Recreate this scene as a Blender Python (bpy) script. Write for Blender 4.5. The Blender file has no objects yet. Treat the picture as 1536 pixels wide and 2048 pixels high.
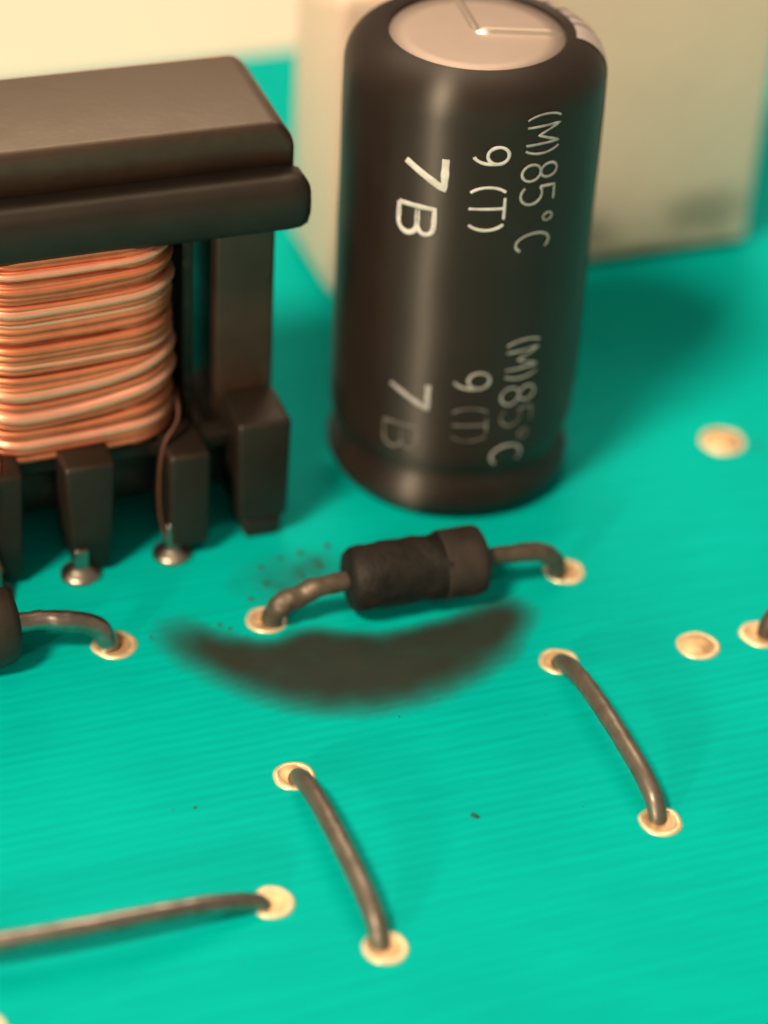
import bpy, bmesh, math, random
from mathutils import Vector, Matrix, noise

random.seed(7)
sc = bpy.context.scene
COL = sc.collection
K = 0.1                      # 1 mm = 0.1 Blender units (1 unit = 1 cm)
R = math.radians

# ------------------------------------------------------------------ camera
cam_d = bpy.data.cameras.new('camera')
cam = bpy.data.objects.new('camera', cam_d); COL.objects.link(cam)
el, roll = R(36.0), R(3.3)
fwd = Vector((0, math.cos(el), -math.sin(el)))
rgt0 = Vector((1, 0, 0)); up0 = rgt0.cross(fwd)
rgt = rgt0*math.cos(roll) + up0*math.sin(roll)
up = up0*math.cos(roll) - rgt0*math.sin(roll)
cam_mm = Vector((-2.46, -86.46, 59.63))
m = Matrix((rgt, up, -fwd)).transposed().to_4x4(); m.translation = cam_mm*K
cam.matrix_world = m
cam_d.sensor_fit = 'VERTICAL'; cam_d.sensor_height = 36.0; cam_d.sensor_width = 27.0
cam_d.lens = 5000.0/2048*36.0
cam_d.clip_start = 0.1; cam_d.clip_end = 500
cam_d.dof.use_dof = True
cam_d.dof.focus_distance = 9.0
cam_d.dof.aperture_fstop = 0.265
sc.camera = cam

# ------------------------------------------------------------------ world and lamps
w = bpy.data.worlds.new('World'); sc.world = w; w.use_nodes = True
bg = w.node_tree.nodes['Background']
bg.inputs['Color'].default_value = (1.0, 0.74, 0.50, 1); bg.inputs['Strength'].default_value = 0.30

def lamp(name, direction, dist, size, power, color, target=(0, 0, 0.8)):
    d = bpy.data.lights.new(name, 'AREA'); d.shape = 'DISK'; d.size = size
    d.energy = power; d.color = color
    o = bpy.data.objects.new(name, d); COL.objects.link(o)
    v = Vector(direction).normalized(); o.location = Vector(target) + v*dist
    o.rotation_euler = (-v).to_track_quat('-Z', 'Y').to_euler()
    return o
lamp('key_lamp', (-.37, -.50, .79), 42, 8.0, 19500, (1.0, 0.75, 0.48))
lamp('added_low_light', (-.47, -.86, .20), 48, 3.5, 12000, (1.0, 0.75, 0.50))  # added with no known source, to streak the can and brighten the relay
lamp('ceiling_lamp', (-0.10, 0.75, 1.0), 60, 34, 15500, (1.0, 0.75, 0.50))

sc.view_settings.view_transform = 'Standard'; sc.view_settings.look = 'None'
sc.view_settings.exposure = 0.0; sc.view_settings.gamma = 1.0
sc.render.engine = 'CYCLES'
sc.cycles.max_bounces = 8; sc.cycles.use_denoising = True

# ------------------------------------------------------------------ materials
def mat(name, color, rough=0.5, metal=0.0, spec=0.5, var=0.0, vscale=8.0, col2=None, bump=0.0, bscale=40.0,
        rvar=0.0, coat=0.0, aniso=None):
    mt = bpy.data.materials.new(name); mt.use_nodes = True
    nt = mt.node_tree; N = nt.nodes; L = nt.links; b = N['Principled BSDF']
    b.inputs['Roughness'].default_value = rough; b.inputs['Metallic'].default_value = metal
    b.inputs['Specular IOR Level'].default_value = spec; b.inputs['Coat Weight'].default_value = coat
    tc = N.new('ShaderNodeTexCoord')
    c = (*color, 1)
    if var or col2:
        n = N.new('ShaderNodeTexNoise'); n.inputs['Scale'].default_value = vscale; n.inputs['Detail'].default_value = 6
        n.inputs['Roughness'].default_value = .62
        L.new(tc.outputs['Object'], n.inputs['Vector'])
        mx = N.new('ShaderNodeMix'); mx.data_type = 'RGBA'
        c2 = (*col2, 1) if col2 else tuple(max(0, x*(1-var)) for x in color) + (1,)
        mx.inputs['A'].default_value = c; mx.inputs['B'].default_value = c2
        rp = N.new('ShaderNodeMapRange'); rp.inputs['From Min'].default_value = .38; rp.inputs['From Max'].default_value = .68
        L.new(n.outputs['Fac'], rp.inputs['Value']); L.new(rp.outputs['Result'], mx.inputs['Factor'])
        L.new(mx.outputs['Result'], b.inputs['Base Color'])
        if rvar:
            rr = N.new('ShaderNodeMapRange'); rr.inputs['From Min'].default_value = .3; rr.inputs['From Max'].default_value = .7
            rr.inputs['To Min'].default_value = rough-rvar; rr.inputs['To Max'].default_value = rough+rvar
            L.new(n.outputs['Fac'], rr.inputs['Value']); L.new(rr.outputs['Result'], b.inputs['Roughness'])
    else:
        b.inputs['Base Color'].default_value = c
    if bump:
        n2 = N.new('ShaderNodeTexNoise'); n2.inputs['Scale'].default_value = bscale; n2.inputs['Detail'].default_value = 5
        L.new(tc.outputs['Object'], n2.inputs['Vector'])
        bp = N.new('ShaderNodeBump'); bp.inputs['Strength'].default_value = bump; bp.inputs['Distance'].default_value = .01
        L.new(n2.outputs['Fac'], bp.inputs['Height']); L.new(bp.outputs['Normal'], b.inputs['Normal'])
    return mt

def board_material():
    mt = bpy.data.materials.new('green_solder_mask'); mt.use_nodes = True
    nt = mt.node_tree; N = nt.nodes; L = nt.links; b = N['Principled BSDF']
    tc = N.new('ShaderNodeTexCoord')
    mp = N.new('ShaderNodeMapping'); mp.inputs['Scale'].default_value = (2.2, 26.0, 1.0)
    L.new(tc.outputs['Object'], mp.inputs['Vector'])
    n1 = N.new('ShaderNodeTexNoise'); n1.inputs['Scale'].default_value = 1.0; n1.inputs['Detail'].default_value = 4
    L.new(mp.outputs['Vector'], n1.inputs['Vector'])
    n2 = N.new('ShaderNodeTexNoise'); n2.inputs['Scale'].default_value = 1.4; n2.inputs['Detail'].default_value = 6
    L.new(tc.outputs['Object'], n2.inputs['Vector'])
    ad = N.new('ShaderNodeMath'); ad.operation = 'ADD'
    m1 = N.new('ShaderNodeMath'); m1.operation = 'MULTIPLY'; m1.inputs[1].default_value = .55
    L.new(n1.outputs['Fac'], m1.inputs[0]); 
    m2 = N.new('ShaderNodeMath'); m2.operation = 'MULTIPLY'; m2.inputs[1].default_value = .45
    L.new(n2.outputs['Fac'], m2.inputs[0])
    L.new(m1.outputs[0], ad.inputs[0]); L.new(m2.outputs[0], ad.inputs[1])
    mr = N.new('ShaderNodeMapRange'); mr.inputs['From Min'].default_value = .36; mr.inputs['From Max'].default_value = .64
    L.new(ad.outputs[0], mr.inputs['Value'])
    wv = N.new('ShaderNodeTexWave'); wv.bands_direction = 'Y'; wv.inputs['Scale'].default_value = 7.0
    wv.inputs['Distortion'].default_value = 2.2; wv.inputs['Detail'].default_value = 2
    L.new(tc.outputs['Object'], wv.inputs['Vector'])
    ma = N.new('ShaderNodeMath'); ma.operation = 'MULTIPLY_ADD'; ma.inputs[1].default_value = .30; L.new(wv.outputs['Fac'], ma.inputs[0])
    mx = N.new('ShaderNodeMix'); mx.data_type = 'RGBA'
    mx.inputs['A'].default_value = (0.0, .425, .425, 1); mx.inputs['B'].default_value = (0.0, .53, .525, 1)
    mh = N.new('ShaderNodeMath'); mh.operation = 'MULTIPLY'; mh.inputs[1].default_value = .70; L.new(mr.outputs['Result'], mh.inputs[0]); L.new(mh.outputs[0], ma.inputs[2]); L.new(ma.outputs[0], mx.inputs['Factor']); L.new(mx.outputs['Result'], b.inputs['Base Color'])
    b.inputs['Roughness'].default_value = .5; b.inputs['Specular IOR Level'].default_value = .02
    a2 = N.new('ShaderNodeMath'); a2.operation = 'MULTIPLY_ADD'; a2.inputs[1].default_value = .5
    L.new(wv.outputs['Fac'], a2.inputs[0]); L.new(n1.outputs['Fac'], a2.inputs[2])
    bp = N.new('ShaderNodeBump'); bp.inputs['Strength'].default_value = .10; bp.inputs['Distance'].default_value = .012
    L.new(a2.outputs[0], bp.inputs['Height']); L.new(bp.outputs['Normal'], b.inputs['Normal'])
    return mt

def relay_material():
    mt = mat('cream_plastic', (.98, .75, .635), .48, var=.07, vscale=2.0, bump=.05, bscale=60)
    nt = mt.node_tree; N = nt.nodes; L = nt.links; b = N['Principled BSDF']
    # two grimy smudges low on the front; two wide bands paint bottom-edge shade
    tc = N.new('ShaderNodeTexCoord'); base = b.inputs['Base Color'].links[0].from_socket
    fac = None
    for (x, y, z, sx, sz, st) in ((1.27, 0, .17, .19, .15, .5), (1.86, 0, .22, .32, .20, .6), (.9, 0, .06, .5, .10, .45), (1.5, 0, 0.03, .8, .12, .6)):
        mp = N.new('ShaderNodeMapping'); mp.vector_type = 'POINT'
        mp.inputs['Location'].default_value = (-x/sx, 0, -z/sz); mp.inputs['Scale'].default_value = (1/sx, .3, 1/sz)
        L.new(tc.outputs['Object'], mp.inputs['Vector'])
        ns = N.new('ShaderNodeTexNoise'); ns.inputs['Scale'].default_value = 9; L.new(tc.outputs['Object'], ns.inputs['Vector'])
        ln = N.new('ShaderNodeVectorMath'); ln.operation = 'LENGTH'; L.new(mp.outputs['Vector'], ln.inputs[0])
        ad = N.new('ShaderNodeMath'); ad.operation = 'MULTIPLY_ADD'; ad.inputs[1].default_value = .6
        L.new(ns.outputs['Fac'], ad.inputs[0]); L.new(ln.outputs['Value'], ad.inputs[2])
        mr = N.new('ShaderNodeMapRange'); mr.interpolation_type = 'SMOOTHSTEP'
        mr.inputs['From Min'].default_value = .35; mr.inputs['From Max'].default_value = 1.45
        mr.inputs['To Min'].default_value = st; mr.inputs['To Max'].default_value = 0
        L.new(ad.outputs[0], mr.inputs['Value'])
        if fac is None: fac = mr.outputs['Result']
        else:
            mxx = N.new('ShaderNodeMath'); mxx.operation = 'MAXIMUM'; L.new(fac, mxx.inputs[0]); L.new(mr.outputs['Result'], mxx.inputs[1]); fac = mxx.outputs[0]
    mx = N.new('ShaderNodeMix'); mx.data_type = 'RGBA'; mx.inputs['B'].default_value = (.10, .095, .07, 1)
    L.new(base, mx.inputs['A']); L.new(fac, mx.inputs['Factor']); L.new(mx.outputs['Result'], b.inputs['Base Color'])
    return mt

def stain_material():
    mt = bpy.data.materials.new('burnt_residue'); mt.use_nodes = True
    nt = mt.node_tree; N = nt.nodes; L = nt.links; b = N['Principled BSDF']
    tc = N.new('ShaderNodeTexCoord')
    n = N.new('ShaderNodeTexNoise'); n.inputs['Scale'].default_value = 7; n.inputs['Detail'].default_value = 7
    L.new(tc.outputs['Object'], n.inputs['Vector'])
    mx = N.new('ShaderNodeMix'); mx.data_type = 'RGBA'
    mx.inputs['A'].default_value = (.021, .026, .021, 1); mx.inputs['B'].default_value = (.036, .041, .033, 1)
    L.new(n.outputs['Fac'], mx.inputs['Factor']); L.new(mx.outputs['Result'], b.inputs['Base Color'])
    b.inputs['Roughness'].default_value = .7; b.inputs['Specular IOR Level'].default_value = .2
    at = N.new('ShaderNodeAttribute'); at.attribute_name = 'stain_cover'
    L.new(at.outputs['Fac'], b.inputs['Alpha'])
    return mt

M = dict(
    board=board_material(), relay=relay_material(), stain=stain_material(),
    edge=mat('board_edge_laminate', (.45, .42, .25), .7, var=.3, vscale=12),
    table=mat('cream_table', (.90, .86, .76), .5, var=.05, vscale=.3),
    sleeve=mat('black_shrink_sleeve', (.020, .0138, .0118), .46, spec=.5, var=.2, vscale=3, bump=.02, bscale=18),
    stripe=mat('grey_stripe_ink', (.50, .45, .46), .42, var=.15, vscale=9),
    stripedk=mat('stripe_symbol_ink', (.15, .13, .12), .45, var=.15, vscale=9),
    can=mat('matte_aluminium', (.47, .395, .365), .5, metal=.85, var=.06, vscale=3, bump=.04, bscale=50),
    vent=mat('bright_scored_aluminium', (.80, .70, .62), .28, metal=.9),
    print_bright=mat('white_print', (.70, .68, .69), .5, var=.35, vscale=14),
    print_mid=mat('worn_white_print', (.48, .46, .47), .5, var=.6, vscale=12),
    print_faint=mat('faded_white_print', (.20, .185, .18), .5, var=.7, vscale=10),
    ferrite=mat('dusty_sheen_ferrite', (.046, .028, .020), .42, spec=.5, var=.35, vscale=5, rvar=.08, bump=.12, bscale=25),
    bobbin=mat('black_bobbin_plastic', (.016, .011, .0085), .48, spec=.42, var=.35, vscale=6, bump=.08, bscale=22),
    copper=mat('enamelled_copper', (.70, .235, .125), .40, metal=.6, var=.28, vscale=7, rvar=.06),
    highlightcopper=mat('highlight_copper', (.92, .44, .32), .34, metal=.6, var=.12, vscale=7),  # paler copy of the copper, painting highlights onto some turns
    dullcopper=mat('dull_enamel_wire', (.10, .04, .025), .55, metal=.5, var=.3, vscale=10),
    sooty=mat('sooty_wire', (.15, .125, .10), .48, metal=.55, var=.45, vscale=12, rvar=.1, bump=.12, bscale=40),
    tin=mat('tinned_wire', (.40, .38, .35), .34, metal=1.0, var=.45, vscale=16, rvar=.08),
    dullwire=mat('tarnished_wire', (.22, .20, .175), .42, metal=.65, var=.35, vscale=14, rvar=.08, bump=.08, bscale=45),
    pad=mat('tinned_pad', (.92, .80, .55), .36, metal=.45, var=.22, vscale=18, bump=.15, bscale=30),
    fill=mat('tan_solder_fill', (.84, .57, .32), .38, metal=.45, var=.3, vscale=12, col2=(.52, .35, .20), bump=.2, bscale=22),
    solder=mat('shiny_solder', (.46, .44, .40), .30, metal=1.0, var=.4, vscale=12, bump=.2, bscale=25),
    diode=mat('sooty_black_epoxy', (.013, .011, .010), .6, spec=.35, var=.5, vscale=12, bump=.6, bscale=28),
    band=mat('brown_grey_band', (.036, .028, .025), .6, spec=.3, var=.35, vscale=10, bump=.3, bscale=28),
    body=mat('dark_component_body', (.028, .025, .020), .5, spec=.4, var=.4, vscale=8, bump=.15, bscale=25),
    dust=mat('dark_dust', (.01, .11, .095), .9),
)

# pale dust tone on the ferrite's upward faces also paints in their sheen
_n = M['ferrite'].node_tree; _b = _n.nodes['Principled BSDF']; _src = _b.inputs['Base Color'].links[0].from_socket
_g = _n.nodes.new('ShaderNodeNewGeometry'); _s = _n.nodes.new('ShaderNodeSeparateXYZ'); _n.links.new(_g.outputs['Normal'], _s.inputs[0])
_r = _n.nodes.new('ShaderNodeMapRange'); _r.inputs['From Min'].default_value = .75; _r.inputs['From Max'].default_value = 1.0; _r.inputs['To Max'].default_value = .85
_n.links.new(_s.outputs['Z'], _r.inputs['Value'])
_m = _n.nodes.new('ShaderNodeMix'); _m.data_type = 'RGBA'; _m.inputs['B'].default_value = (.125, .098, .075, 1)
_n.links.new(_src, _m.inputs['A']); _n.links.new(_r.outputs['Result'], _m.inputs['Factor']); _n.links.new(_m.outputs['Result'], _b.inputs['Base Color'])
# drawn shrink tube: glossier round the can than along it, so lamps smear into streaks down the wall
_n = M['sleeve'].node_tree; _b = _n.nodes['Principled BSDF']; _t = _n.nodes.new('ShaderNodeTangent')
_t.direction_type = 'RADIAL'; _t.axis = 'Z'; _n.links.new(_t.outputs['Tangent'], _b.inputs['Tangent'])
_b.inputs['Anisotropic'].default_value = .93; _b.inputs['Anisotropic Rotation'].default_value = .25

# ------------------------------------------------------------------ builders (all dimensions in mm)
def link(name, bm, material, parent=None, smooth=True):
    for v in bm.verts: v.co *= K
    bmesh.ops.recalc_face_normals(bm, faces=bm.faces)
    me = bpy.data.meshes.new(name); bm.to_mesh(me); bm.free()
    mats = material if isinstance(material, (list, tuple)) else [material]
    for q in mats: me.materials.append(q)
    if smooth:
        for p in me.polygons: p.use_smooth = True
    o = bpy.data.objects.new(name, me); COL.objects.link(o)
    if parent: o.parent = parent
    return o

def thing(name, label, cat, loc=(0, 0, 0), rz=0, group=None):
    o = bpy.data.objects.new(name, None); COL.objects.link(o); o.empty_display_size = .1
    o.location = Vector(loc)*K; o.rotation_euler.z = rz
    tag(o, label, cat, group); return o

def tag(o, label, cat, group=None):
    o['label'] = label; o['category'] = cat
    if group: o['group'] = group

def lathe(bm, prof, seg=96, axis='Z', org=(0, 0, 0), a0=0.0, a1=2*math.pi):
    full = abs(a1-a0-2*math.pi) < 1e-6
    rings = []; n = seg if full else seg+1
    for r, z in prof:
        if r < 1e-6: rings.append([bm.verts.new((0, 0, z))]); continue
        rings.append([bm.verts.new((r*math.cos(a0+(a1-a0)*i/seg), r*math.sin(a0+(a1-a0)*i/seg), z)) for i in range(n)])
    fs = []
    for A, B in zip(rings, rings[1:]):
        for i in range(seg):
            j = (i+1) % n
            if len(A) == 1 and len(B) == 1: continue
            if len(A) == 1: fs.append(bm.faces.new((A[0], B[j], B[i])))
            elif len(B) == 1: fs.append(bm.faces.new((A[i], A[j], B[0])))
            else: fs.append(bm.faces.new((A[i], A[j], B[j], B[i])))
    vs = [v for r_ in rings for v in r_]
    if axis == 'X':
        for v in vs: v.co = Vector((v.co.z, v.co.x, v.co.y))
    for v in vs: v.co += Vector(org)
    return vs

def box(bm, x0, x1, y0, y1, z0, z1, bev=0.15, seg=3):
    t = bmesh.new()
    vs = [t.verts.new(p) for p in ((x0,y0,z0),(x1,y0,z0),(x1,y1,z0),(x0,y1,z0),(x0,y0,z1),(x1,y0,z1),(x1,y1,z1),(x0,y1,z1))]
    for f in ((0,3,2,1),(4,5,6,7),(0,1,5,4),(1,2,6,5),(2,3,7,6),(3,0,4,7)): t.faces.new([vs[i] for i in f])
    if bev: bmesh.ops.bevel(t, geom=list(t.edges), offset=bev, segments=seg, profile=.5, affect='EDGES')
    me = bpy.data.meshes.new('tmp'); t.to_mesh(me); t.free(); bm.from_mesh(me); bpy.data.meshes.remove(me)

def catmull(pts, n=10):
    P = [Vector(p) for p in pts]; P = [P[0]*2-P[1]] + P + [P[-1]*2-P[-2]]; out = []
    for i in range(1, len(P)-2):
        a, b, c, d = P[i-1:i+3]
        for k in range(n):
            t = k/n
            out.append(.5*((2*b)+(c-a)*t+(2*a-5*b+4*c-d)*t*t+(3*b-a-3*c+d)*t**3))
    out.append(P[-2]); return out

def tube(bm, path, r, seg=14, closed=False, rough=0.0, seed=0):
    P = [Vector(p) for p in path]; n = len(P); rings = []
    nrm = None
    for i in range(n):
        t = (P[(i+1) % n]-P[i-1]) if closed else (P[min(i+1, n-1)]-P[max(i-1, 0)])
        t.normalize()
        if nrm is None:
            nrm = t.cross(Vector((0, 0, 1)))
            if nrm.length < .1: nrm = t.cross(Vector((1, 0, 0)))
        nrm = (nrm - t*nrm.dot(t)).normalized(); bn = t.cross(nrm)
        rad = r(i/(n-1)) if callable(r) else r
        ring = []
        for k in range(seg):
            a = 2*math.pi*k/seg; p = P[i]+(nrm*math.cos(a)+bn*math.sin(a))*rad
            if rough: p += (nrm*math.cos(a)+bn*math.sin(a))*rough*noise.noise(p*2.2+Vector((seed, 0, 0)))
            ring.append(bm.verts.new(p))
        rings.append(ring)
    for i in range(n if closed else n-1):
        A, B = rings[i], rings[(i+1) % n]
        for k in range(seg): bm.faces.new((A[k], A[(k+1) % seg], B[(k+1) % seg], B[k]))
    if not closed:
        bm.faces.new(rings[0][::-1]); bm.faces.new(rings[-1])

BA = R(21.0)                 # the board's grid is turned 21 degrees to the camera
U = Vector((math.cos(BA), math.sin(BA), 0)); V = Vector((-math.sin(BA), math.cos(BA), 0))
def to_uv(p): p = Vector((p[0], p[1], 0)); return p.dot(U), p.dot(V)

# ------------------------------------------------------------------ setting: table and board
bm = bmesh.new(); box(bm, -900, 900, -500, 1300, -40, -11.2, 0)
t = link('table', bm, M['table'], smooth=False); t['kind'] = 'structure'

bm = bmesh.new()
box(bm, -62, 78, -75, 38.55, -1.6, 0, .12, 2)
board = link('circuit_board', bm, M['board'], smooth=False); board.rotation_euler.z = BA
board['kind'] = 'structure'

def solder_pad(x, y, r, seed=0, fill_h=.05, k=.78):
    r *= .91
    u, v = to_uv((x, y))
    rnd = random.Random(seed)
    bm = bmesh.new()
    lathe(bm, [(r*1.02, .004), (r, .035), (r*.95, .055), (r*(k+.1), .058), (r*(k+.03), .05), (r*k*.95, .02), (r*k*.9, -.3)], 40)
    for q in bm.verts:
        q.co.z += .035*noise.noise(q.co*1.8+Vector((seed, 0, 0)))*(1 if q.co.z > 0.01 else 0)
        a_ = math.atan2(q.co.y, q.co.x); wob_ = 1+.07*noise.noise(Vector((math.cos(a_)*1.3, math.sin(a_)*1.3, seed*2.3)))
        q.co.x *= wob_; q.co.y *= wob_
    o = link('solder_pad', bm, M['pad'], board); o.location = Vector((u, v, 0))*K
    bm = bmesh.new()
    rr = r*k
    lathe(bm, [(rr*1.08, .012), (rr*1.0, .046), (rr*.92, .036), (rr*.85, .03+fill_h*.3), (rr*.55, .03+fill_h*.8), (rr*.25, .03+fill_h), (0, .03+fill_h)], 32)
    for q in bm.verts:
        d = math.hypot(q.co.x, q.co.y)/rr
        q.co.z += (.07*noise.noise(q.co*1.6+Vector((seed*3, 5, 0))) + .012*q.co.x/rr)*max(0, 1-d*d)
    f = link('solder_fill', bm, M['fill'], o)
    return o

PADS = [(11.80, 2.17, 1.08), (9.77, -11.90, .90), (12.25, -10.95, .88), (4.43, -13.32, .82), (7.79, -21.79, .83),
        (-5.10, -20.55, .82), (-1.61, -28.61, .82), (-5.42, -26.85, .80), (-6.70, -11.83, .88), (4.78, -7.66, .88),
        (-12.28, -13.86, .92), (-14.3, -33.35, 1.15)]
for i, (x, y, r) in enumerate(PADS):
    solder_pad(x, y, r, seed=i+1, k=.80 if i < 2 else .74, fill_h=.08 if i < 2 else .02)

# ------------------------------------------------------------------ capacitor
cap = thing('electrolytic_capacitor', 'tall black cylindrical capacitor with pinkish metal top and white lettering', 'capacitor', (0, 0, 0))
CR = 4.98
prof = [(0, .12), (4.2, .12), (4.55, .22), (4.84, .46), (5.0, .82), (5.01, 1.1), (4.85, 1.50), (4.63, 1.85), (4.60, 2.1), (4.72, 2.45),
        (4.90, 2.8), (4.97, 3.2), (CR, 3.7)]
for k in range(1, 27): prof.append((CR, 3.7 + (17.95-3.7)*k/26))
sh = 1.42
for k in range(1, 13):
    a = math.pi/2*k/12
    prof.append((CR-sh+sh*math.cos(a), 17.95+sh*math.sin(a)))
prof += [(3.42, 19.36), (3.36, 19.32), (3.34, 19.26), (3.34, 18.9)]
bm = bmesh.new(); lathe(bm, prof, 144)
for v in bm.verts:                       # heat-shrunk sleeve is not perfectly round
    r = math.hypot(v.co.x, v.co.y)
    if r > 3.5:
        a = math.atan2(v.co.y, v.co.x)
        d = .035*noise.noise(Vector((math.cos(a)*1.3, math.sin(a)*1.3, v.co.z*.35)))
        if v.co.z < 3: d *= 2.2
        v.co.x *= 1+d/r; v.co.y *= 1+d/r
sleeve = link('sleeve', bm, M['sleeve'], cap)
# negative stripe round the back right, wrapped over the shoulder, with its outlined minus signs
def shell(az0, az1, prof, off):
    bm = bmesh.new(); n = 14; rows = []
    for i, (r, z) in enumerate(prof):
        nr = Vector((1, 0)) if z < 17.95 else Vector((r-(CR-sh), z-17.95)).normalized()
        rr, zz = r+nr.x*off, z+nr.y*off
        rows.append([bm.verts.new((rr*math.sin(R(az0+(az1-az0)*k/n)), -rr*math.cos(R(az0+(az1-az0)*k/n)), zz)) for k in range(n+1)])
    for A, B in zip(rows, rows[1:]):
        for k in range(n): bm.faces.new((A[k], A[k+1], B[k+1], B[k]))
    return bm
sh_prof = [(CR+.03, 3.9+i*.9) for i in range(15)] + [(CR-sh+sh*math.cos(math.pi/2*k/14), 17.95+sh*math.sin(math.pi/2*k/14)) for k in range(0, 14)]
st = link('polarity_stripe', shell(86, 150, sh_prof, .022), M['stripe'], cap)
top_prof = [p for p in sh_prof if p[1] > 18.1]
for a0, a1 in ((104, 106), (114, 116), (124, 126.5), (136, 138)):
    link('stripe_mark', shell(a0, a1, top_prof, .04), M['stripedk'], st)
# aluminium top with its scored vent
bm = bmesh.new()
lathe(bm, [(3.345, 19.16), (3.30, 19.21), (2.6, 19.24), (1.2, 19.255), (0, 19.26)], 96)
top = link('can_top', bm, M['can'], cap)
def vent(az0, r0, r1, wd, h):
    bm = bmesh.new(); d = Vector((math.sin(R(az0)), -math.cos(R(az0)), 0)); s = d.cross(Vector((0, 0, 1)))
    rows = []
    for i in range(13):
        r = r0+(r1-r0)*i/12; c = d*r; tp = 1 if 0 < i < 12 else .3
        rows.append([bm.verts.new(c+s*(wd*q*tp)+Vector((0, 0, 19.24-.02*(r/3.3)**2*2+(h*hh*tp)))) for q, hh in ((-1.2, 0), (-.5, .8), (-.1, 1), (.15, .9), (1.2, 0))])
    for A, B in zip(rows, rows[1:]):
        for k in range(4): bm.faces.new((A[k], A[k+1], B[k+1], B[k]))
    return bm
link('vent_score', vent(94, -.05, 3.2, .14, .19), M['vent'], top)
link('vent_score', vent(195, .1, 3.2, .16, .10), M['can'], top)

# print: stroke letters bent round the sleeve.  Glyph box: x across (0..1), y up (0..1)
def arc(cx, cy, rx, ry, a0, a1, n=14): return [(cx+rx*math.cos(R(a0+(a1-a0)*i/n)), cy+ry*math.sin(R(a0+(a1-a0)*i/n))) for i in range(n+1)]
GL = {
 '7': [[(0, 1), (1, 1), (.28, 0)]],
 'B': [[(0, 0), (0, 1), (.6, 1)] + arc(.6, .77, .34, .23, 90, -90) + [(.1, .54)], [(0, 0), (.64, 0)] + arc(.64, .27, .36, .27, -90, 90) + [(.1, .54)]],
 '9': [arc(.5, .70, .5, .30, 0, 360, 24), [(1, .70)] + arc(.42, .55, .58, .55, 0, -75)],
 '(': [arc(1.35, .5, 1.35, .62, 126, 234)],
 ')': [arc(-.35, .5, 1.35, .62, 54, -54)],
 'T': [[(0, 1), (1, 1)], [(.5, 1), (.5, 0)]],
 'M': [[(0, 0), (0, 1), (.5, .35), (1, 1), (1, 0)]],
 '8': [arc(.5, .76, .42, .24, 0, 360, 22), arc(.5, .26, .5, .26, 0, 360, 22)],
 '5': [[(.92, 1), (.14, 1), (.08, .56)] + arc(.45, .31, .52, .31, 128, -140, 18)],
 '\u00b0': [arc(.5, .5, .5, .5, 0, 360, 16)],
 'C': [arc(.55, .5, .55, .5, 48, 312, 22)],
}
def glyph(bm, ch, az0, az1, zt, zb, wd):
    # text runs down the can: glyph x -> falling z, glyph y -> azimuth to the right
    rad = CR+.030
    for st in GL[ch]:
        pts = []
        for (gx, gy) in st:
            pts.append(Vector((R(az0+(az1-az0)*gy)*CR, zt+(zb-zt)*gx)))
        dense = [pts[0]]
        for a, b in zip(pts, pts[1:]):
            k = max(1, int((b-a).length/.12))
            for i in range(1, k+1): dense.append(a.lerp(b, i/k))
        rows = []
        for i, p in enumerate(dense):
            t = dense[min(i+1, len(dense)-1)]-dense[max(i-1, 0)]
            if t.length < 1e-6: t = Vector((1, 0))
            t.normalize(); nn = Vector((-t.y, t.x))
            wob = 1+.25*noise.noise(Vector((p.x*3, p.y*3, 1)))
            row = []
            for q, rr in ((-1, 0), (-.5, .014), (.5, .014), (1, 0)):
                s = p+nn*(wd*.5*q*wob)
                a = s.x/CR
                row.append(bm.verts.new(((rad+rr)*math.sin(a), -(rad+rr)*math.cos(a), s.y)))
            rows.append(row)
        for A, B in zip(rows, rows[1:]):
            for k in range(3): bm.faces.new((A[k], A[k+1], B[k+1], B[k]))
def line(chars, material, label):
    for ch, a0, a1, zt, zb, wd in chars:
        bm = bmesh.new(); glyph(bm, ch, a0, a1, zt, zb, wd)
        o = link('printed_character', bm, material, cap); o['label'] = 'character '+ch+' of the '+label
line([('7', -28.4, -10.8, 16.45, 15.2, .27)], M['print_bright'], 'bold white digit 7 high on the can')
line([('B', -30.6, -14.2, 14.30, 13.1, .19)], M['print_bright'], 'white letter B high on the can')
line([('9', .6, 15.8, 17.05, 16.36, .13), ('(', .6, 15.6, 15.40, 15.0, .11), ('T', .2, 15.6, 14.95, 14.05, .11), (')', .6, 15.6, 14.0, 13.60, .12)],
     M['print_bright'], 'white lettering 9 (T) high on the can')
line([('(', 23.0, 39.2, 18.20, 17.86, .09), ('M', 23.0, 39.2, 17.72, 17.0, .10), (')', 23.0, 39.2, 16.94, 16.60, .09), ('8', 22.3, 39.6, 16.18, 15.50, .10),
      ('5', 22.5, 39.2, 15.27, 14.49, .10), ('\u00b0', 34.6, 39.4, 14.0, 13.68, .09), ('C', 22.2, 38.8, 13.24, 12.50, .10)],
     M['print_mid'], 'thin white lettering (M)85\u00b0C high on the can')
line([('7', -29.9, -11.8, 6.58, 5.46, .22)], M['print_mid'], 'white digit 7 low on the can')
line([('B', -32.0, -15.4, 4.48, 3.35, .12)], M['print_faint'], 'faded letter B low on the can')
line([('9', -.6, 15.6, 7.27, 6.54, .11)], M['print_mid'], 'thin digit 9 low on the can')
line([('(', 0, 15.8, 5.62, 5.25, .10), ('T', 0, 15.8, 5.15, 4.5, .09), (')', 0, 15.8, 4.45, 4.1, .06)], M['print_faint'], 'faded lettering (T) low on the can')
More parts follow.
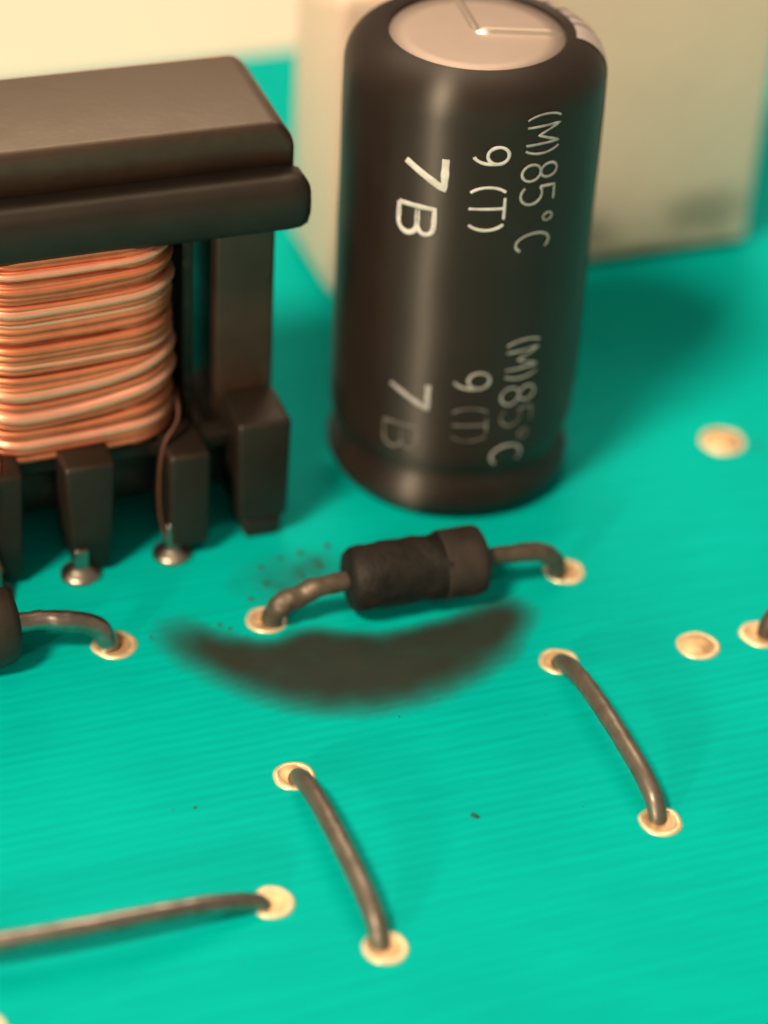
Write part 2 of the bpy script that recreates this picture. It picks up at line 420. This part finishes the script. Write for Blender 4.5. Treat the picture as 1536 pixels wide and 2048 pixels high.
line([('(', 22.6, 39.2, 8.54, 8.2, .085), ('M', 22.6, 39.2, 8.05, 7.25, .085), (')', 22.6, 39.2, 7.12, 6.78, .08), ('8', 21.7, 39.0, 6.40, 5.62, .08),
      ('C', 19.2, 34.2, 3.68, 2.85, .09)], M['print_mid'], 'thin white lettering (M)8 C low on the can')
line([('5', 22.4, 38.5, 5.41, 4.58, .095), ('\u00b0', 32.4, 37.2, 4.28, 3.9, .07)], M['print_faint'], 'faded lettering 5\u00b0 low on the can')

# ------------------------------------------------------------------ relay
rel = thing('relay', 'large cream plastic relay block standing behind the black capacitor', 'relay', U*-1.0+V*12.6, BA)
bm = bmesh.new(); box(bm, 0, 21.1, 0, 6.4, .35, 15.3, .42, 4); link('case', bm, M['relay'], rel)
bm = bmesh.new(); box(bm, .35, 20.75, .35, 6.05, .02, .34, .05, 1); link('base_plate', bm, M['bobbin'], rel, False)

# ------------------------------------------------------------------ transformer
TU, TV = -16.3, 1.9
tr = thing('transformer', 'black transformer with copper winding and legs on the left of the capacitor', 'transformer', U*TU+V*TV, BA)
# local frame: x along the core, y depth (front negative), origin at core centre
bm = bmesh.new()
cs = [(-9.0, 14.75), (9.0, 14.75), (9.0, 16.1), (8.35, 16.95), (-8.35, 16.95), (-9.0, 16.1)]
fr = [bm.verts.new((x, -2.85, z)) for x, z in cs]; bk = [bm.verts.new((x, 3.3, z)) for x, z in cs]
bm.faces.new(fr[::-1]); bm.faces.new(bk)
for i in range(len(cs)): bm.faces.new((fr[i], fr[(i+1) % len(cs)], bk[(i+1) % len(cs)], bk[i]))
bmesh.ops.bevel(bm, geom=[e for e in bm.edges if max(v_.co.z for v_ in e.verts) > 14.8], offset=.36, segments=5, profile=.5, affect='EDGES', clamp_overlap=True)
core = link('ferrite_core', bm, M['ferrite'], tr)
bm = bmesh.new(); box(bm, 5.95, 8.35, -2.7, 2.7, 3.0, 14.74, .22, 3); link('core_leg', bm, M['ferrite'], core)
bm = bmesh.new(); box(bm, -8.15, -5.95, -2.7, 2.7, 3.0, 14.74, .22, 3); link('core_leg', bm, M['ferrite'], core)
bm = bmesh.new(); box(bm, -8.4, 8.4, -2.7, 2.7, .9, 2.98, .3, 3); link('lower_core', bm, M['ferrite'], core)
bm = bmesh.new()
cs2 = [(-4.5, 13.55), (-4.38, 13.3), (-4.1, 13.15), (3.6, 13.15), (3.9, 13.4), (3.9, 14.4), (3.7, 14.7), (-2.87, 14.7), (-2.87, 15.22), (-3.9, 15.28), (-4.25, 15.15), (-4.45, 14.85), (-4.52, 14.3)]
ends = []
for sx_ in (-1, 1):                      # rounded ends: three shrinking copies of the profile
    cy, cz = -3.6, 14.2
    ends.append([[bm.verts.new((sx_*x_, cy+(y-cy)*k_ if y < -2.8 else y, cz+(z-cz)*k_)) for y, z in cs2] for x_, k_ in ((8.3, 1.0), (8.75, .97), (9.05, .86), (9.2, .62))])
rows = ends[0][::-1] + ends[1]
for A_, B_ in zip(rows, rows[1:]):
    for i in range(len(cs2)): bm.faces.new((A_[i], A_[(i+1) % len(cs2)], B_[(i+1) % len(cs2)], B_[i]))
bm.faces.new(rows[0][::-1]); bm.faces.new(rows[-1])
link('top_flange', bm, M['bobbin'], tr)
bm = bmesh.new(); box(bm, -4.9, 4.9, -4.3, 4.4, 3.9, 4.55, .15, 3); link('bottom_flange', bm, M['bobbin'], tr)
bm = bmesh.new(); box(bm, -3.2, 3.2, -3.2, 3.2, 4.5, 12.9, .4, 3); link('bobbin_core', bm, M['bobbin'], tr)
# inner cheek between winding and outer core leg
bm = bmesh.new(); box(bm, 4.55, 5.0, -3.0, 3.2, 3.8, 12.9, .1, 2); link('bobbin_cheek', bm, M['bobbin'], tr)
# pin rail with its legs
bm = bmesh.new(); box(bm, -8.6, 8.3, -4.0, -3.0, 3.6, 4.35, .2, 3); link('pin_rail', bm, M['bobbin'], tr)
def leg(x0, x1, y0, y1, z0, z1, tap=.12):
    bm = bmesh.new(); box(bm, x0, x1, y0, y1, z0, z1, .22, 3)
    xc = (x0+x1)/2
    for v in bm.verts:
        f = 1-tap*max(0, (z1-v.co.z)/(z1-z0)); v.co.x = xc+(v.co.x-xc)*f
    return link('leg', bm, M['bobbin'], tr)
leg(3.25, 4.92, -5.95, -3.2, .55, 4.85, .05)
leg(-.85, 1.2, -5.95, -3.2, .25, 5.05, .28)
leg(-4.5, -2.35, -5.95, -3.2, .35, 5.1, .2)
leg(6.1, 8.3, -5.5, -2.9, .95, 5.5, .08)
leg(6.35, 8.05, -5.42, -3.2, .02, 1.0, .14)
# copper winding: one continuous wire wound round a rounded square, with a few crossing turns on top
def rrect(hx, hy, cr, n=7):
    out = []
    for cx, cy, a0 in ((hx-cr, -hy+cr, -90), (hx-cr, hy-cr, 0), (-hx+cr, hy-cr, 90), (-hx+cr, -hy+cr, 180)):
        for i in range(n+1):
            a = R(a0+90*i/n); out.append((cx+cr*math.cos(a), cy+cr*math.sin(a)))
    res = []
    for i, p in enumerate(out):                       # subdivide the straights
        q = out[(i+1) % len(out)]; L_ = math.hypot(q[0]-p[0], q[1]-p[1]); k = max(1, int(L_/.5))
        for j in range(k): res.append((p[0]+(q[0]-p[0])*j/k, p[1]+(q[1]-p[1])*j/k))
    return res
base_loop = [(x+.18, y) for x, y in rrect(3.62, 4.2, 1.6)]
rnd = random.Random(3)
path = []; pitch = .24; z = 4.7; turn = 0
while z < 13.6:
    off = rnd.uniform(-.07, .09); nl = len(base_loop)
    for i, (x, y) in enumerate(base_loop):
        s = 1+off/4.2; path.append((x*s, y*s, z+pitch*i/nl+.05*noise.noise(Vector((x*.3, y*.3, turn*1.7)))))
    z += pitch; turn += 1
bm = bmesh.new(); tube(bm, path, .15, 8)
wind = link('copper_winding', bm, M['copper'], tr)
# upper layer: loosely laid turns that bow over the front face and climb towards the right-hand corner
rw = random.Random(21); layer = []
zc = 4.95
while zc < 13.0:
    low = max(0, 1-(zc-4.9)/4.6)                  # the lower turns are the loosest
    hump = max(0, 1-abs(zc-7.2)/1.6)
    layer.append((zc+rw.uniform(-.05, .05), .22+.75*hump+rw.uniform(-.06, .12)*(1+low), -.10-.28*hump+rw.uniform(-.06, .06), rw.choice((.12, .14, .15, .17))))
    zc += rw.choice((.17, .22, .30, .42))
layer += [(11.35, .30, -.10, .24), (9.75, .28, -.12, .19), (8.15, .85, -.38, .30), (7.15, .95, -.34, .27), (5.62, .30, -.16, .25)]  # thick turns, mostly paler, painting the winding's highlight bands
for k, (zc, tilt, bow, r_) in enumerate(layer):
    lp = rrect(3.80+.035*(k % 3), 4.38+.05*(k % 2), 1.7); P = []
    for (x, y) in [(a+.18, b) for a, b in lp]:
        f = min(1, max(0, (x+4.4)/8.8)); front = max(0, -y/4.3)
        P.append((x, y, zc+tilt*(f**1.7-.35)*front+bow*math.sin(math.pi*f)*front+.04*noise.noise(Vector((x*.5, y*.5, k*3.1)))))
    bm = bmesh.new(); tube(bm, P, r_, 10, closed=True)
    link('wire_turn', bm, M['highlightcopper' if r_ > .23 or k % 7 == 3 else 'copper'], wind)
# wire ends led down to the pins
bm = bmesh.new(); tube(bm, catmull([(4.2, -3.3, 6.3), (4.0, -4.4, 5.6), (3.3, -5.0, 4.9), (3.02, -5.3, 3.6), (2.98, -5.55, 2.0), (3.2, -5.7, .9)], 8), .10, 8)
link('wire_end', bm, M['dullcopper'], wind)
bm = bmesh.new(); tube(bm, catmull([(-3.6, -4.2, 5.6), (-3.3, -4.9, 5.3), (-3.6, -5.9, 4.9), (-4.2, -6.1, 3.4), (-3.6, -6.15, 1.0)], 8), .24, 8)
link('wire_end', bm, M['copper'], wind)
def pin(x, y, h):
    bm = bmesh.new(); box(bm, x-.28, x+.28, y-.28, y+.28, -.4, h, .08, 2)
    p = link('pin', bm, M['solder'], tr)
    bm = bmesh.new()
    lathe(bm, [(.82, .01), (.81, .14), (.74, .22), (.60, .29), (.46, .36), (.36, .44), (0, .48)], 28, org=(x, y, 0))
    for v in bm.verts:
        d = noise.noise(v.co*1.6); v.co.x += .06*d; v.co.z += .06*d*(v.co.z > .05)
    link('solder_joint', bm, M['solder'], p)
pin(3.45, -5.55, 1.6); pin(-.3, -5.85, 1.3); pin(-3.8, -6.3, 1.3)
# ------------------------------------------------------------------ diode in front of the capacitor
di = thing('diode', 'sooty black diode with a brown band lying in front of the black capacitor', 'diode')
A = Vector((-3.72, -11.15, 1.6)); B = Vector((1.42, -9.27, 1.6)); ax = (B-A).normalized(); L_ = (B-A).length
def axial(bm):                          # swing a shape built along +X onto the body axis
    an = math.atan2(ax.y, ax.x)
    for v in bm.verts:
        c, s = math.cos(an), math.sin(an); v.co = Vector((A.x+v.co.x*c-v.co.y*s, A.y+v.co.x*s+v.co.y*c, A.z+v.co.z))
bm = bmesh.new()
pr = [(0, 0), (.8, 0), (1.12, .08), (1.26, .3)] + [(1.30, .3+(L_-1.9)*k/12) for k in range(1, 13)] + [(1.30, L_-1.6)]
lathe(bm, pr, 40, 'X')
for v in bm.verts:
    d = noise.noise(v.co*1.7)*.10+noise.noise(v.co*4)*.05; rr = math.hypot(v.co.y, v.co.z)
    if rr > .5: v.co.y *= 1+d/rr; v.co.z *= 1+d/rr
axial(bm); link('body', bm, M['diode'], di)
bm = bmesh.new()
lathe(bm, [(1.2, L_-1.75), (1.37, L_-1.72)] + [(1.37, L_-1.7+1.35*k/6) for k in range(7)] + [(1.30, L_-.12), (1.1, L_), (.6, L_+.03), (0, L_+.03)], 40, 'X')
for v in bm.verts:
    d = noise.noise(v.co*2)*.05; rr = math.hypot(v.co.y, v.co.z)
    if rr > .5: v.co.y *= 1+d/rr; v.co.z *= 1+d/rr
axial(bm); link('cathode_band', bm, M['band'], di)
bm = bmesh.new()
tube(bm, catmull([A+ax*.3, A-ax*.9+Vector((0, 0, -.05)), (-5.35, -11.75, 1.28), (-6.1, -12.02, .95), (-6.42, -12.02, .45), (-6.45, -11.98, -.3)], 8), lambda t: .37+.07*math.sin(t*math.pi), 16, rough=.10, seed=3)
link('lead', bm, M['sooty'], di)
bm = bmesh.new()
tube(bm, catmull([B-ax*.3, B+ax*.8, (3.45, -8.52, 1.52), (4.10, -8.25, 1.15), (4.42, -8.02, .55), (4.48, -7.95, -.3)], 8), .37, 16, rough=.05, seed=8)
link('lead', bm, M['sooty'], di)
# ------------------------------------------------------------------ component cut by the left edge
rs = thing('axial_component', 'dark brown axial component at the left edge with its grey lead bent into a pad', 'electronic component')
bm = bmesh.new(); c0 = Vector((-15.72, -14.75, 1.5))
lathe(bm, [(0, 0), (.9, 0), (1.25, -.08), (1.42, -.35), (1.5, -.8), (1.5, -6.0), (1.3, -6.5), (0, -6.5)], 36, 'X')
for v in bm.verts: v.co = c0+U*v.co.x+V*v.co.y+Vector((0, 0, v.co.z))
link('body', bm, M['body'], rs)
bm = bmesh.new()
tube(bm, catmull([c0-U*.4, c0+U*.7+Vector((0, 0, -.05)), (-14.0, -14.28, 1.36), (-13.0, -14.05, 1.05), (-12.55, -14.05, .5), (-12.48, -14.0, -.3)], 8), .40, 16, rough=.05, seed=4)
link('lead', bm, M['tin'], rs)
# ------------------------------------------------------------------ component cut by the right edge
rs2 = thing('bent_lead', 'tarnished component lead rising from a solder pad at the right edge', 'wire lead')
bm = bmesh.new()
tube(bm, catmull([(12.5, -10.95, -.3), (12.55, -10.9, .4), (12.95, -10.7, 1.0), (13.9, -10.3, 1.35), (15.5, -9.7, 1.4)], 8), .40, 16)
link('lead', bm, M['sooty'], rs2)
bm = bmesh.new(); lathe(bm, [(0, 0), (.9, 0), (1.2, .1), (1.3, .4), (1.3, 5), (0, 5)], 32, 'X')
for v in bm.verts: v.co = Vector((15.3, -9.78, 1.4))+U*v.co.x+V*v.co.y+Vector((0, 0, v.co.z))
link('component_body', bm, M['body'], rs2)
# ------------------------------------------------------------------ jumper wires
def jumper(a, b, h, r, label, material, mid=None, seed=0):
    a = Vector((a[0], a[1], 0)); b = Vector((b[0], b[1], 0)); d = (b-a)
    o = thing('jumper_wire', label, 'wire', a, 0, 'bare jumper wires on the green board')
    s = d.cross(Vector((0, 0, 1))).normalized(); P = [Vector((0, 0, -.3))]
    for t_, f in ((.02, .12), (.07, .42), (.15, .70), (.27, .92), (.42, 1.03), (.58, 1.05), (.74, .98), (.86, .84), (.94, .58), (.985, .15)):
        P.append(d*t_+Vector((0, 0, h*f))+s*((mid or 0)*math.sin(math.pi*t_)))
    P.append(d*.99+Vector((0, 0, -.3)))
    bm = bmesh.new(); tube(bm, catmull(P, 10), r, 18, rough=.02, seed=seed); link('wire', bm, material, o)
    return o
jumper((4.43, -13.36), (7.75, -21.80), 0.98, .345, 'right-hand tarnished jumper wire sloping down between the crescent stain and the right edge', M['dullwire'], 0.04, 1)
jumper((-5.02, -20.60), (-1.72, -28.60), 0.98, .345, 'tarnished jumper wire at bottom centre sloping down below the crescent stain', M['dullwire'], 0.02, 2)
jumper((-5.65, -26.95), (-18.2, -31.35), 1.0, .35, 'long grey jumper wire running out of the lower left edge', M['tin'], -.55, 3)
# ------------------------------------------------------------------ crescent of burnt residue
poly = [(-10.32, -12.84), (-9.7, -12.66), (-8.74, -13.12), (-7.22, -13.31), (-6.09, -13.2), (-5.37, -12.57), (-4.63, -12.31), (-3.67, -12.53), (-2.34, -12.47), (-1.02, -11.98), (0.31, -11.25), (1.46, -10.52), (2.43, -9.93), (3.05, -10.06), (3.12, -10.92), (2.51, -12.51), (1.47, -13.85), (0.36, -14.95), (-0.93, -15.81), (-2.2, -16.32), (-3.48, -16.6), (-4.76, -16.55), (-6.26, -16.11), (-7.8, -15.33), (-8.99, -14.51), (-9.99, -13.53)]
def inside(x, y):
    c = False
    for (x0, y0), (x1, y1) in zip(poly, poly[1:]+poly[:1]):
        if (y0 > y) != (y1 > y) and x < (x1-x0)*(y-y0)/(y1-y0)+x0: c = not c
    return c
def edge_dist(x, y):
    best = 9e9; p = Vector((x, y))
    for q0, q1 in zip(poly, poly[1:]+poly[:1]):
        a, b = Vector(q0), Vector(q1); t_ = max(0, min(1, (p-a).dot(b-a)/(b-a).length_squared)); best = min(best, (p-a-(b-a)*t_).length)
    return best if inside(x, y) else -best
ox, oy = -3.4, -13.6
DISC = [(math.sqrt((q+.5)/40)*math.cos(q*2.39996), math.sqrt((q+.5)/40)*math.sin(q*2.39996)) for q in range(40)]
bm = bmesh.new(); g = {}; den = []
stp = .16
for i in range(-54, 54):
    for j in range(-34, 34):
        x, y = ox+i*stp, oy+j*stp; d = edge_dist(x, y)
        if d < -1.25: continue
        lower = min(1, max(0, (-12.6+.22*(x-ox)-y)/2.0)); tip = min(1, max(0, ((ox-x)-3.6)/2.5, .4*((x-ox)-3.6)/2.5))
        rad = .50+.50*max(lower, tip)
        xx = x+.07*noise.noise(Vector((x*.8, y*.8, 0))); yy = y+.07*noise.noise(Vector((x*.8, y*.8, 7)))
        f = sum(inside(xx+rad*dx, yy+rad*dy) for dx, dy in DISC)/len(DISC)
        f = f**.72*(1+.10*noise.noise(Vector((x*1.1, y*1.1, 3))))
        g[i, j] = bm.verts.new((x-ox, y-oy, .012+.035*f)); den.append(min(.87, .87*f))
for (i, j), v in g.items():
    q = [g.get(k) for k in ((i, j), (i+1, j), (i+1, j+1), (i, j+1))]
    if all(q): bm.faces.new(q)
sm = link('burnt_residue', bm, M['stain'])
sm.location = Vector((ox, oy, 0))*K
att = sm.data.attributes.new('stain_cover', 'FLOAT', 'POINT')
for k, dv in enumerate(den): att.data[k].value = dv
tag(sm, 'dark brown crescent of burnt residue on the green board in front of the diode', 'stain')
# ------------------------------------------------------------------ thin soot left of the diode
bm = bmesh.new(); g = {}; den = []; sx, sy = -5.6, -9.0
for i in range(-26, 27):
    for j in range(-20, 21):
        x, y = i*.14, j*.14; e = math.hypot((x*.9+y*.35)/3.0, (y*.9-x*.35)/1.9)
        if e > 1.15: continue
        f = max(0, 1-e); q = noise.noise(Vector((x*.9, y*.9, 4)))*.7+noise.noise(Vector((x*2.2, y*2.2, 9)))*.25
        g[i, j] = bm.verts.new((x, y, .010)); den.append(max(0, min(.42, f*(.42+q*.7)*.85)))
for (i, j), v in g.items():
    q = [g.get(k) for k in ((i, j), (i+1, j), (i+1, j+1), (i, j+1))]
    if all(q): bm.faces.new(q)
so = link('soot_smear', bm, M['stain']); so.location = Vector((sx, sy, 0))*K
att = so.data.attributes.new('stain_cover', 'FLOAT', 'POINT')
for k, dv in enumerate(den): att.data[k].value = dv
tag(so, 'faint patchy soot smear on the green board behind the diode lead on its left', 'soot')
# ------------------------------------------------------------------ loose specks of dirt
bm = bmesh.new(); rd = random.Random(11)
spots = [(1.32, -22.08, .12), (-8.42, -22.47, .07), (-9.18, -22.66, .035), (-8.44, -12.3, .08), (-11.88+.9, -13.3, .07), (-5.7, -7.5, .14), (-6.46, -7.9, .1), (-4.64, -6.9, .13),
         (-8.05, -12.5, .08), (13.3, 2.03, .12), (-6.9, -9.6, .12), (-5.5, -9.0, .14), (-4.9, -8.2, .16), (-7.4, -10.6, .1)]
for k in range(3): spots.append((-5.6+rd.gauss(0, 1.3), -8.9+rd.gauss(0, 1.0), rd.uniform(.03, .10)))
for k in range(12): spots.append((rd.uniform(-14, 13), rd.uniform(-32, 2), rd.uniform(.02, .035)))
for x, y, r in spots:
    t0 = len(bm.verts)
    an = rd.uniform(0, 6.3); st_ = rd.uniform(1, 1.8)
    vs = lathe(bm, [(r, .004), (r*.8, r*.35), (0, r*.5)], 8, org=(0, 0, 0))
    for v in vs:
        X = v.co.x*st_*(1+.3*rd.uniform(-1, 1)); Y = v.co.y
        v.co.x = x+X*math.cos(an)-Y*math.sin(an); v.co.y = y+X*math.sin(an)+Y*math.cos(an)
du = link('dirt_specks', bm, M['dust']); du['kind'] = 'stuff'
